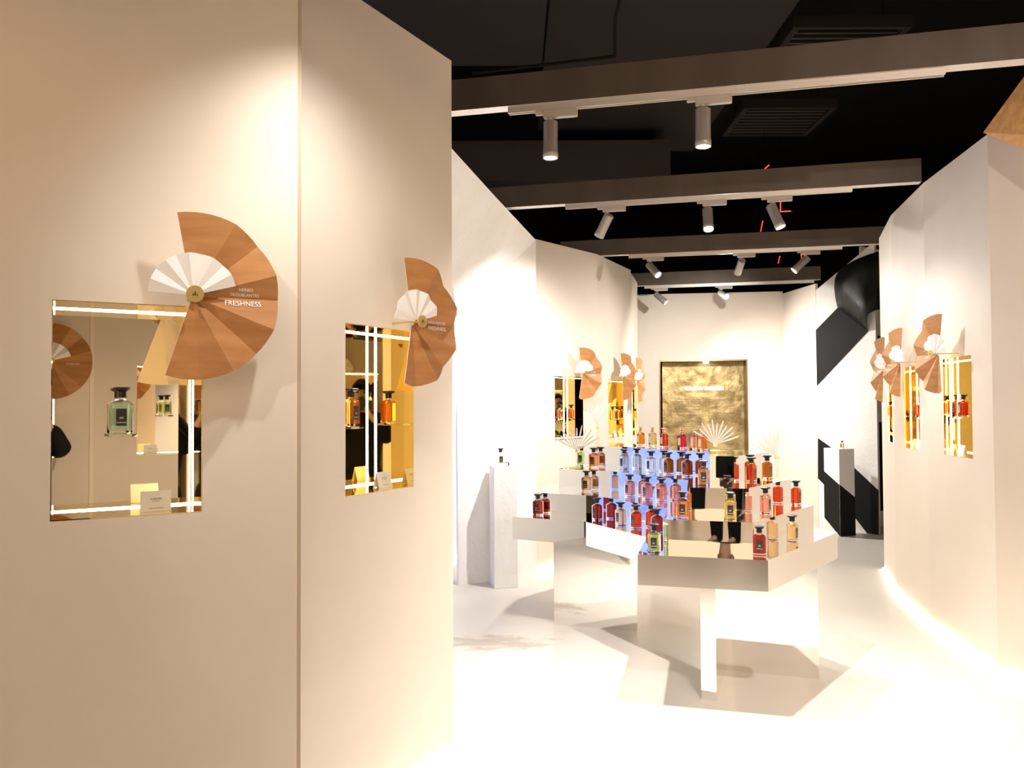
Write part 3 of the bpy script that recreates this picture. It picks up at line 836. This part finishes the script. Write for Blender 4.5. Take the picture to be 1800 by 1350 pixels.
bm = bmesh.new(); pts = [(-.3, 6.4, 4.1), (.78, 6.1, 4.1), (.72, 5.6, 4.15), (.72, 4.7, 4.15)]
for p, q in zip(pts, pts[1:]): tube(bm, p, q, .012)
o = mesh_obj('conduit_pipe', bm, M['black_hall']); tag(o, 'thin dark pipe bending below the ceiling board', 'pipe')
for (a, b, Y, lab) in (((1344, 297), (1352, 290), 8.5, 'short slanted glowing bar as red reflection between the first two beams'), ((1372, 354), (1372, 372), 9.5, 'upright glowing bar as red reflection beside the tilted spotlight'),
                    ((1372, 372), (1390, 371), 9.5, 'level glowing bar as red reflection joining the upright one'), ((1337, 407), (1341, 388), 11, 'glowing bar as red reflection left of the tilted spotlight, second beam'),
                    ((1368, 463), (1371, 450), 12.5, 'glowing bar as red reflection between the third and farthest beams, left of the pair'), ((1408, 446), (1410, 459), 12.5, 'glowing bar as red reflection right of the pair behind the third beam')):
    bm = bmesh.new(); tube(bm, AT(*a, Y), AT(*b, Y), .006, 6)
    o = mesh_obj('red_reflection_bar', bm, M['red_reflection'])  # emissive bar stands in for a red light reflection
    bm = bmesh.new(); pa = AT(*a, Y); tube(bm, pa, (pa.x, pa.y, 5.0), .002, 5)
    mesh_obj('hanging_wire', bm, M['black_hall'], o)
    tag(o, lab, 'red reflection', 'red reflections as glowing bars in the dark ceiling')

# ================================================================== MIRROR TABLE
ZL = [.75, .895, 1.04, 1.195]
def g2(x, y, z): q = G(x, y, z); return (q.x, q.y)
T1 = [g2(901, 908, .75), g2(1030, 917.5, .75), g2(1136, 944, .75), g2(1121, 975, .75), g2(1350, 985, .75), g2(1472, 936, .75)]
T2_ = [g2(939, 866, .895), g2(1051, 872, .895), g2(1173, 893.5, .895), g2(1167, 913, .895), g2(1325, 918.5, .895), g2(1430, 888, .895)]
T3 = [g2(982.4, 824, 1.04), g2(1072.5, 828, 1.04), g2(1210, 844, 1.04), g2(1208, 857, 1.04), g2(1310, 859, 1.04), g2(1391.6, 842, 1.04)]
T4 = [g2(1027.3, 783.3, 1.195), g2(1091.8, 785, 1.195), g2(1246, 796, 1.195), g2(1248, 801.6, 1.195), g2(1290, 802, 1.195), g2(1353, 794.4, 1.195)]
T1 += [(1.62, 5.35), (1.28, 6.10), (.62, 6.85), (.20, 6.35)]
T2_ += [(1.60, 5.32), (1.26, 6.07), (.62, 6.80), (.30, 6.30)]
T3 += [(1.57, 5.32), (1.24, 6.04), (.63, 6.75), (.44, 6.45)]
T4 += [(1.54, 5.40), (1.22, 6.00), (.75, 6.60), (.62, 6.50)]
table = empty('tiered_mirror_table', (0.95, 5.2, 0), 0, 'stepped mirror-steel display table carrying rows of perfume bottles', 'display table')
def tier(name, pts, z0, z1, m):
    bm = bmesh.new(); prism(bm, [(p[0] - .95, p[1] - 5.2) for p in pts], z0, z1)
    bmesh.ops.recalc_face_normals(bm, faces=bm.faces[:])
    return mesh_obj(name, bm, m, table)
o = tier('lowest_tier', T1, .60, .75, [M['mirror'], M['satin']])
ctr = Vector(((T1[3][0] + T1[4][0]) / 2 - .95, (T1[3][1] + T1[4][1]) / 2 - 5.2, .675))
for f in o.data.polygons:
    if (f.center - ctr).length < .02: f.material_index = 1
tier('second_tier', T2_, .75, .895, M['mirror'])
tier('third_tier', T3, .895, 1.04, M['mirror'])
tier('top_tier', T4, 1.04, 1.195, M['mirror'])
def leg_box(name, pts, z1=.60):
    bm = bmesh.new(); prism(bm, [(p[0] - .95, p[1] - 5.2) for p in pts], 0, z1)
    bmesh.ops.recalc_face_normals(bm, faces=bm.faces[:])
    return mesh_obj(name, bm, M['mirror'], table)
leg_box('leg', [(.279, 5.671), (.819, 5.491), (1.004, 6.08), (.464, 6.26)])
ud = Vector((.943, -.333)); vd_ = Vector((.333, .943))
c0 = Vector((.955, 4.234)); c1 = Vector((1.025, 4.205)); c2 = c1 + vd_ * .515
c3 = Vector((1.663, 4.528))
c4 = c3 + vd_ * .07; c5 = c0 + vd_ * (.515 + .07)
leg_box('leg', [tuple(p) for p in (c0, c1, c2, c3, c4, c5)])

# ------------------------------------------------------------------ bottles on the table
def nrm(a, b):
    return atan2(b[1] - a[1], b[0] - a[0])
ANG = {k: nrm(*p) for k, p in {'wing': (T1[0], T1[1]), 'inner': (T1[1], T1[2]), 'front': (T1[3], T1[4]), 'right': (T1[4], T1[5])}.items()}
def Z4(u, v): return 880 + u / 5.194, 740 + v / 5.194
def Z5(u, v): return 1160 + u / 5.0, 740 + v / 5.0
TB = [
    # level, pixel of base centre, riser it stands before, liquid, label
    (0, Z4(342, 878), 'wing', 'darkred', 'dark red bottle alone at the left end of the lowest tier'),
    (0, Z4(882, 927), 'inner', 'darkred', 'dark red bottle on the lowest tier, first beside the slanting left edge'),
    (0, Z4(1097, 992), 'inner', 'peach', 'pale amber bottle on the lowest tier between two red ones'),
    (0, Z4(1237, 1018), 'inner', 'red', 'bright red bottle on the lowest tier, right of the pale amber one'),
    (0, Z4(1428, 1085), 'inner', 'darkred', 'dark red bottle directly behind the green one, lowest tier'),
    (0, Z4(1403, 1200), 'front', 'green', 'pale green bottle at the front left corner of the lowest tier'),
    (0, Z5(875, 1180), 'front', 'darkred', 'dark plum red bottle at the front right corner of the lowest tier'),
    (0, Z5(1165, 1080), 'right', 'peach', 'light amber bottle near the right edge of the lowest tier'),
    (1, Z4(785, 665), 'wing', 'amber', 'amber bottle alone at the left of the second tier'),
    (1, Z4(1180, 708), 'inner', 'pink', 'coral pink bottle, first in the row on the second tier'),
    (1, Z4(1340, 738), 'inner', 'rose', 'mauve pink bottle, middle of the row on the second tier'),
    (1, Z4(1470, 770), 'inner', 'pink', 'peach pink bottle, last in the row on the second tier'),
    (1, Z5(200, 858), 'front', 'orange', 'vivid orange bottle at the front left corner of the second tier'),
    (1, Z5(620, 868), 'front', 'yellow', 'golden bottle in the middle of the second tier front'),
    (1, Z5(930, 848), 'right', 'pink', 'pale pink bottle on the right side of the second tier'),
    (1, Z5(1198, 744), 'right', 'red', 'raspberry red bottle at the far right of the second tier'),
    (2, Z4(850, 434), 'wing', 'orange', 'orange bottle alone on the left of the third tier'),
    (2, Z4(1130, 458), 'inner', 'blue', 'pale blue bottle, first in the row on the third tier'),
    (2, Z4(1375, 492), 'inner', 'clear', 'colourless bottle on the third tier between blue and brown ones'),
    (2, Z5(75, 486), 'inner', 'darkamber', 'dark amber bottle on the third tier, right of the colourless one'),
    (2, Z5(240, 500), 'inner', 'brownred', 'reddish brown bottle on the third tier, last of its row'),
    (2, Z5(387, 572), 'front', 'amber', 'amber bottle at the front corner of the third tier'),
    (2, Z5(805, 548), 'right', 'red', 'scarlet bottle on the right side of the third tier'),
    (2, Z5(945, 535), 'right', 'darkamber', 'brown amber bottle at the right end of the third tier'),
]
for lv, (px, py), side, lq, lab in TB:
    q = G(px, py, ZL[lv])
    if side != 'front':                    # stands 5 cm in front of the next riser
        tt = (T1, T2_, T3, T4)[lv + 1]
        k0 = {'wing': 0, 'inner': 1, 'right': 4}[side]
        a_, b_ = Vector((*tt[k0], 0)), Vector((*tt[k0 + 1], 0))
        u_ = (b_ - a_).normalized(); n_ = Vector((u_.y, -u_.x, 0))
        dr = ray(px, py); dr.z = 0
        tq = ((a_ + n_ * .055) - Vector((EYE.x, EYE.y, 0))).dot(n_) / dr.dot(n_)
        q2 = Vector((EYE.x, EYE.y, 0)) + dr * tq
        q = Vector((q2.x, q2.y, ZL[lv]))
    bottle(q, ANG[side], lq, lab, 'perfume bottles on the mirror table')
q = Vector((.525, 6.27, 1.04))
bottle(q, ANG['wing'], 'leaf', 'leaf green bottle behind the left end of the top tier', 'perfume bottles on the mirror table')
for (u, v, lq, lab) in ((207, 832, 'orange', 'small copper-capped bottle of light orange juice, leftmost on the top tier'), (302, 838, 'yellow', 'small copper-capped bottle of pale gold juice on the top tier'),
                        (393, 847, 'red', 'small copper-capped bottle of red juice, third on the top tier'), (535, 857, 'crimson', 'small copper-capped bottle of crimson juice on the top tier'),
                        (635, 864, 'pink', 'small copper-capped bottle of pink juice on the top tier'), (697, 872, 'orange', 'small copper-capped bottle of deep orange juice, rightmost on the top tier')):
    q = G(1080 + u / 4.5, 600 + v / 4.5 - 2, 1.195)
    bottle(q, ANG['inner'], lq, lab, 'copper capped bottles on the top tier', 'gold', .93)

# white feather-like sprays on thin gold stands
def spray(loc, h, angles, Rr, label, yaw=0):
    r = empty('white_spray', loc, yaw, label, 'ornament', 'white paper sprays on gold stands')
    obox('base', -.03, .03, -.012, .012, 0, .004, M['brass'], r)
    bm = bmesh.new(); tube(bm, (-.006, 0, .004), (-.006, 0, h), .0012, 8); tube(bm, (.006, 0, .004), (.006, 0, h), .0012, 8)
    mesh_obj('stem', bm, M['brass'], r)
    obox('clip', -.011, .011, -.007, .007, h - .004, h + .018, M['brass'], r, .002)
    for k, a in enumerate(angles):
        c = radians(a); R_ = Rr * (1 - .13 * (k % 2))
        bm = bmesh.new(); ux, uz = cos(c), sin(c); y = .0012 * (k - len(angles) / 2)
        P = [(.012, .001), (.6, .0062), (.95, .0042), (1.0, .0008)]
        l1 = [bm.verts.new((ux * t * R_ - uz * w_, y - .0006, h + .012 + uz * t * R_ + ux * w_)) for t, w_ in P]
        l2 = [bm.verts.new((ux * t * R_ + uz * w_, y - .0006, h + .012 + uz * t * R_ - ux * w_)) for t, w_ in P]
        for i in range(3): bm.faces.new((l1[i], l1[i + 1], l2[i + 1], l2[i]))
        q = mesh_obj('blade', bm, M['paper'], r)
        md = q.modifiers.new('t', 'SOLIDIFY'); md.thickness = .0012
    return r
q = G(1014, 822, 1.04); spray((.47, 6.02, 1.04), .115, [30 + 12 * k for k in range(11)], .19, 'white paper spray at the far left of the third tier, beside the green bottle')
q = G(1051, 782, 1.195); spray((.665, 6.42, 1.195), .12, [62 + 8 * k for k in range(8)], .20, 'tall white spray on twin gold rods, left on the top tier')
spray((1.33, 5.42, 1.195), .03, [18 + 13 * k for k in range(11)], .165, 'white spray behind the copper-capped bottles, in front of the gold panel')
q = G(1366, 841, 1.04); spray((q.x, q.y, 1.04), .12, [88 + 9 * k for k in range(8)], .165, 'white spray on a gold rod at the right end of the third tier')

# ================================================================== behind the viewer: what the niche mirrors show
nF = Vector((-.48, .877, 0)); oF = -.47
def onF(x): return (x, (oF - nF.x * x) / nF.y)
PFv = Plane(onF(1.9), onF(-2.2))
AMn = Matrix.Rotation(radians(2), 3, 'Z') @ PA.n
def via_mirror(px, py):
    c = PA.pt((hA[0] + hA[1]) / 2, 0, -NICHE_D)
    p = PL(px, py, c, AMn); d = ray(px, py); r_ = d - 2 * d.dot(AMn) * AMn
    t = (PFv.p0 - p).dot(PFv.n) / r_.dot(PFv.n); q = p + r_ * t
    return (q - PFv.p0).dot(PFv.u), q.z
sa, za = via_mirror(241, 646); sb, zb = via_mirror(300, 810)
sfan, zfan = via_mirror(86, 636)
hF = [sa - .42, sa, 1.17, 1.79]
hF2 = [sfan - .035, sfan + .385, 1.17, 1.79]
hh = sorted([hF, hF2])
wall_panel('wall_behind_viewer', PFv, .0, 2.95, M['wall'], [h for h in hh if h[0] > 0 and h[1] < PFv.L], 0, sfan + .43)
niche(PFv, *hF, 'mirrored niche behind the viewer, seen only in reflection', hF[1] - .21, 1.44)
bottle(PFv.pt(hF[1] - .21, 1.44, -.10), PFv.yaw(), 'green', 'green bottle in the niche behind the viewer, seen in reflection', 'bottles in the niches')
card(PFv.pt(hF[1] - .10, 1.1735, -.08), PFv.yaw(), 'white card in the niche behind the viewer, seen in reflection')
niche(PFv, *hF2, 'second mirrored niche behind the viewer, below the reflected fan', hF2[0] + .12, 1.44, side='L')
bottle(PFv.pt(hF2[0] + .12, 1.44, -.10), PFv.yaw(), 'amber', 'amber bottle in the second niche behind the viewer, seen in reflection', 'bottles in the niches')
sj, _ = via_mirror(161, 700)
o = obox('trim_1', sj - .012, sj + .012, -.004, 0, 0, 2.95, M['cream']); o.location = PFv.p0; o.rotation_euler = (0, 0, PFv.yaw()); struct(o)
def fan_at(pl, s, z, sx, words, label, stand=.11):
    # place by wall coordinates
    q = pl.pt(s, z, stand)
    v = q - EYE
    zz = v.dot(_fw)
    return q
def wall_fan_s(pl, s, z, sx, words, label, stand=.11):
    global PL
    old = PL
    try:
        PL = lambda *a: pl.pt(s, z, stand)
        return wall_fan(pl, 0, 0, sx, words, label, stand)
    finally:
        PL = old
wall_fan_s(PFv, sfan, zfan, -1, [('WOODY', .02, .09, -.022)], 'fan on the wall behind the viewer, seen mirrored in the leftmost niche')

# ------------------------------------------------------------------ people (seen in the mirrors)
def skin(name, pts, edges, rad, m, parent, sub=2, root=0):
    me = bpy.data.meshes.new(name); me.from_pydata([Vector(p) for p in pts], edges, [])
    me.materials.append(m)
    o = bpy.data.objects.new(name, me); COL.objects.link(o)
    if parent: o.parent = parent
    o.modifiers.new('skin', 'SKIN').use_smooth_shade = True
    if not me.skin_vertices: return o
    for i, r_ in enumerate(rad):
        sv = me.skin_vertices[0].data[i]; sv.radius = r_ if isinstance(r_, tuple) else (r_, r_); sv.use_root = (i == root)
    s = o.modifiers.new('sub', 'SUBSURF'); s.levels = sub; s.render_levels = sub
    return o
def skin2(name, pts, edges, rad, m, parent, sub=2, root=0):
    bm = bmesh.new(); vs = [bm.verts.new(p) for p in pts]
    for a, b in edges: bm.edges.new((vs[a], vs[b]))
    lay = bm.verts.layers.skin.verify()
    for i, v in enumerate(bm.verts):
        r_ = rad[i]; v[lay].radius = r_ if isinstance(r_, tuple) else (r_, r_); v[lay].use_root = (i == root)
    me = bpy.data.meshes.new(name); bm.to_mesh(me); bm.free(); me.materials.append(m)
    o = bpy.data.objects.new(name, me); COL.objects.link(o)
    if parent: o.parent = parent
    o.modifiers.new('skin', 'SKIN').use_smooth_shade = True
    s = o.modifiers.new('sub', 'SUBSURF'); s.levels = sub; s.render_levels = sub
    return o
def person(loc, yaw, H, arms, label, slim=1.0, ankles=False):
    """arms: for each side elbow and wrist positions in body space (x right, y forward, z up)"""
    r = empty('person', loc, yaw, label, 'person')
    k = H / 1.72
    J = {'pel': (0, 0, .93), 'wai': (0, .005, 1.08), 'che': (0, .0, 1.28), 'nec': (0, -.005, 1.44), 'neck2': (0, .01, 1.50), 'hd': (0, .025, 1.59), 'hd2': (0, .02, 1.665)}
    P = [J[x] for x in ('pel', 'wai', 'che', 'nec', 'neck2', 'hd', 'hd2')]
    Rr = [(.145 * slim, .10), (.125 * slim, .085), (.15 * slim, .10), (.065, .06), (.052, .055), (.072, .088), (.058, .07)]
    E_ = [(i, i + 1) for i in range(6)]
    body_pts = list(P)
    for sgn in (1, -1):
        b = len(P)
        P += [(sgn * .095, 0, .86), (sgn * .10, .015, .49), (sgn * .10, -.01, .085), (sgn * .105, .11, .035), (sgn * .108, .17, .028)]
        Rr += [(.085 * slim, .085 * slim), .056 * slim, .036, (.036, .03), (.034, .02)]
        E_ += [(0, b), (b, b + 1), (b + 1, b + 2), (b + 2, b + 3), (b + 3, b + 4)]
    hands = []
    for sgn, (el, wr) in zip((1, -1), arms):
        b = len(P); sh_ = (sgn * .17 * slim, 0, 1.38)
        P += [sh_, el, wr]; Rr += [.055 * slim, .038, .026]
        E_ += [(2, b), (b, b + 1), (b + 1, b + 2)]
        d = (Vector(wr) - Vector(el)).normalized()
        palm = Vector(wr) + d * .075
        P.append(tuple(palm)); Rr.append((.036, .016)); E_.append((b + 2, b + 3))
        side = Vector((0, 0, 1)).cross(d)
        if side.length < .1: side = Vector((0, 1, 0))
        side.normalize(); upn = d.cross(side)
        for f_ in range(4):
            off = side * ((f_ - 1.5) * .019)
            L1 = (.042, .047, .044, .034)[f_]
            a1 = palm + off + d * .028; a2 = a1 + d * L1 - upn * .010; a3 = a2 + d * L1 * .5 - upn * .024
            n_ = len(P); P += [tuple(a1), tuple(a2), tuple(a3)]; Rr += [.0088, .0082, .0072]
            E_ += [(b + 3, n_), (n_, n_ + 1), (n_ + 1, n_ + 2)]
        t1 = Vector(wr) + d * .035 + side * (sgn * .032); t2 = t1 + d * .035 + side * (sgn * .012) - upn * .01
        n_ = len(P); P += [tuple(t1), tuple(t2)]; Rr += [.011, .009]; E_ += [(b + 2, n_), (n_, n_ + 1)]
    P = [tuple(c * k for c in p) for p in P]
    body = skin2('body', P, E_, [tuple(x * k for x in r_) if isinstance(r_, tuple) else r_ * k for r_ in Rr], M['skin'], r)
    # trousers and top follow the body
    g = .030
    tp = [(0, 0, 1.06), (0, 0, .90)]; tr = [(.14 * slim + g, .10 + g), (.145 * slim + g, .10 + g)]; te = [(0, 1)]
    for sgn in (1, -1):
        b = len(tp); bot = .09 if ankles else .0
        tp += [(sgn * .095, 0, .84), (sgn * .10, .015, .49), (sgn * .10, -.004, bot + .08), (sgn * .10, -.008, bot)]
        tr += [.088 * slim + g, .056 * slim + g + .004, .036 + g, .034 + g]
        te += [(1, b), (b, b + 1), (b + 1, b + 2), (b + 2, b + 3)]
    skin2('trousers', [tuple(c * k for c in p) for p in tp], te, [tuple(x * k for x in r_) if isinstance(r_, tuple) else r_ * k for r_ in tr], M['black_cloth'], r)
    tp = [(0, 0, .78), (0, .005, 1.08), (0, 0, 1.28), (0, -.005, 1.46)]
    tr = [(.165 * slim + g, .125 + g), (.14 * slim + g, .10 + g), (.152 * slim + g, .10 + g), (.07 + g, .062 + g)]; te = [(0, 1), (1, 2), (2, 3)]
    for sgn, (el, wr) in zip((1, -1), arms):
        b = len(tp); tp += [(sgn * .17 * slim, 0, 1.38), el, tuple(Vector(el).lerp(Vector(wr), .9))]; tr += [.058 * slim + g, .042 + g, .03 + g]
        te += [(2, b), (b, b + 1), (b + 1, b + 2)]
    skin2('long_sleeved_top', [tuple(c * k for c in p) for p in tp], te, [tuple(x * k for x in r_) if isinstance(r_, tuple) else r_ * k for r_ in tr], M['black_cloth'], r, root=1)
    # hair cap, face
    bm = bmesh.new(); bmesh.ops.create_uvsphere(bm, u_segments=24, v_segments=16, radius=1)
    for v in bm.verts: v.co = Vector((v.co.x * .086, v.co.y * .102 - .004, v.co.z * .10 + 1.655)) * k
    bmesh.ops.delete(bm, geom=[v for v in bm.verts if v.co.y > .035 * k and v.co.z < 1.70 * k or v.co.z < 1.585 * k], context='VERTS')
    hr = mesh_obj('hair', bm, M['hair'], r, True); md = hr.modifiers.new('t', 'SOLIDIFY'); md.thickness = .008
    bm = bmesh.new()
    tube(bm, Vector((0, .105, 1.635)) * k, Vector((0, .128, 1.60)) * k, .007 * k, 8, .014 * k)
    for sgn in (1, -1):
        bmesh.ops.create_uvsphere(bm, u_segments=10, v_segments=8, radius=.016 * k, matrix=Matrix.Translation(Vector((sgn * .078, .02, 1.615)) * k) @ Matrix.Diagonal((.5, .8, 1.5, 1)))
    mesh_obj('nose_and_ears', bm, M['skin'], r, True)
    bm = bmesh.new()
    for sgn in (1, -1):
        bmesh.ops.create_uvsphere(bm, u_segments=10, v_segments=8, radius=.010 * k, matrix=Matrix.Translation(Vector((sgn * .031, .098, 1.635)) * k))
    mesh_obj('eyes', bm, M['cap'], r, True)
    bm = bmesh.new(); bmesh.ops.create_uvsphere(bm, u_segments=12, v_segments=6, radius=.022 * k, matrix=Matrix.Translation(Vector((0, .100, 1.572)) * k) @ Matrix.Diagonal((1, .4, .28, 1)))
    mesh_obj('mouth', bm, mat('lips', (.5, .2, .16), .5), r, True)
    for sgn in (1, -1):
        q = skin2('shoe', [tuple(Vector(p) * k) for p in ((sgn * .10, -.035, .03), (sgn * .103, .06, .03), (sgn * .108, .19, .026))], [(0, 1), (1, 2)], [(.042, .03), (.045, .03), (.036, .024)], M['shoe'], r)
    return r
# photographer holding a camera to the face: the lens ends just behind the viewpoint
person((.13, -.28, 0), .1, 1.70, (((.24, .10, 1.22), (.10, .17, 1.42)), ((-.24, .10, 1.22), (-.10, .17, 1.42))), 'person in black standing at the viewpoint with a camera raised to the face')
r = empty('photo_camera', (.10, -.112, 1.46), .1, 'black camera held up by the person at the viewpoint', 'camera')
obox('camera_body', -.07, .07, -.03, .03, 0, .095, M['camera_black'], r, .008)
obox('viewfinder', -.025, .025, -.03, .025, .094, .118, M['camera_black'], r, .006)
bm = bmesh.new(); tube(bm, (0, .03, .045), (0, .09, .045), .036, 28)
mesh_obj('camera_lens', bm, M['camera_black'], r)
person((-.47, -.24, 0), .1, 1.74, (((.19, .02, 1.12), (.19, .10, .88)), ((-.22, .02, 1.12), (-.21, .12, .90))), 'person in long black trousers standing just left of the viewpoint')
person((-1.85, -2.4, 0), -.4, 1.62, (((.23, .02, 1.10), (.25, .10, .86)), ((-.23, .02, 1.10), (-.25, .10, .86))), 'slim person in cropped black trousers standing behind and left of the viewpoint', .82, True)

for t in BT.values():
    for o in t.values(): bpy.data.objects.remove(o)
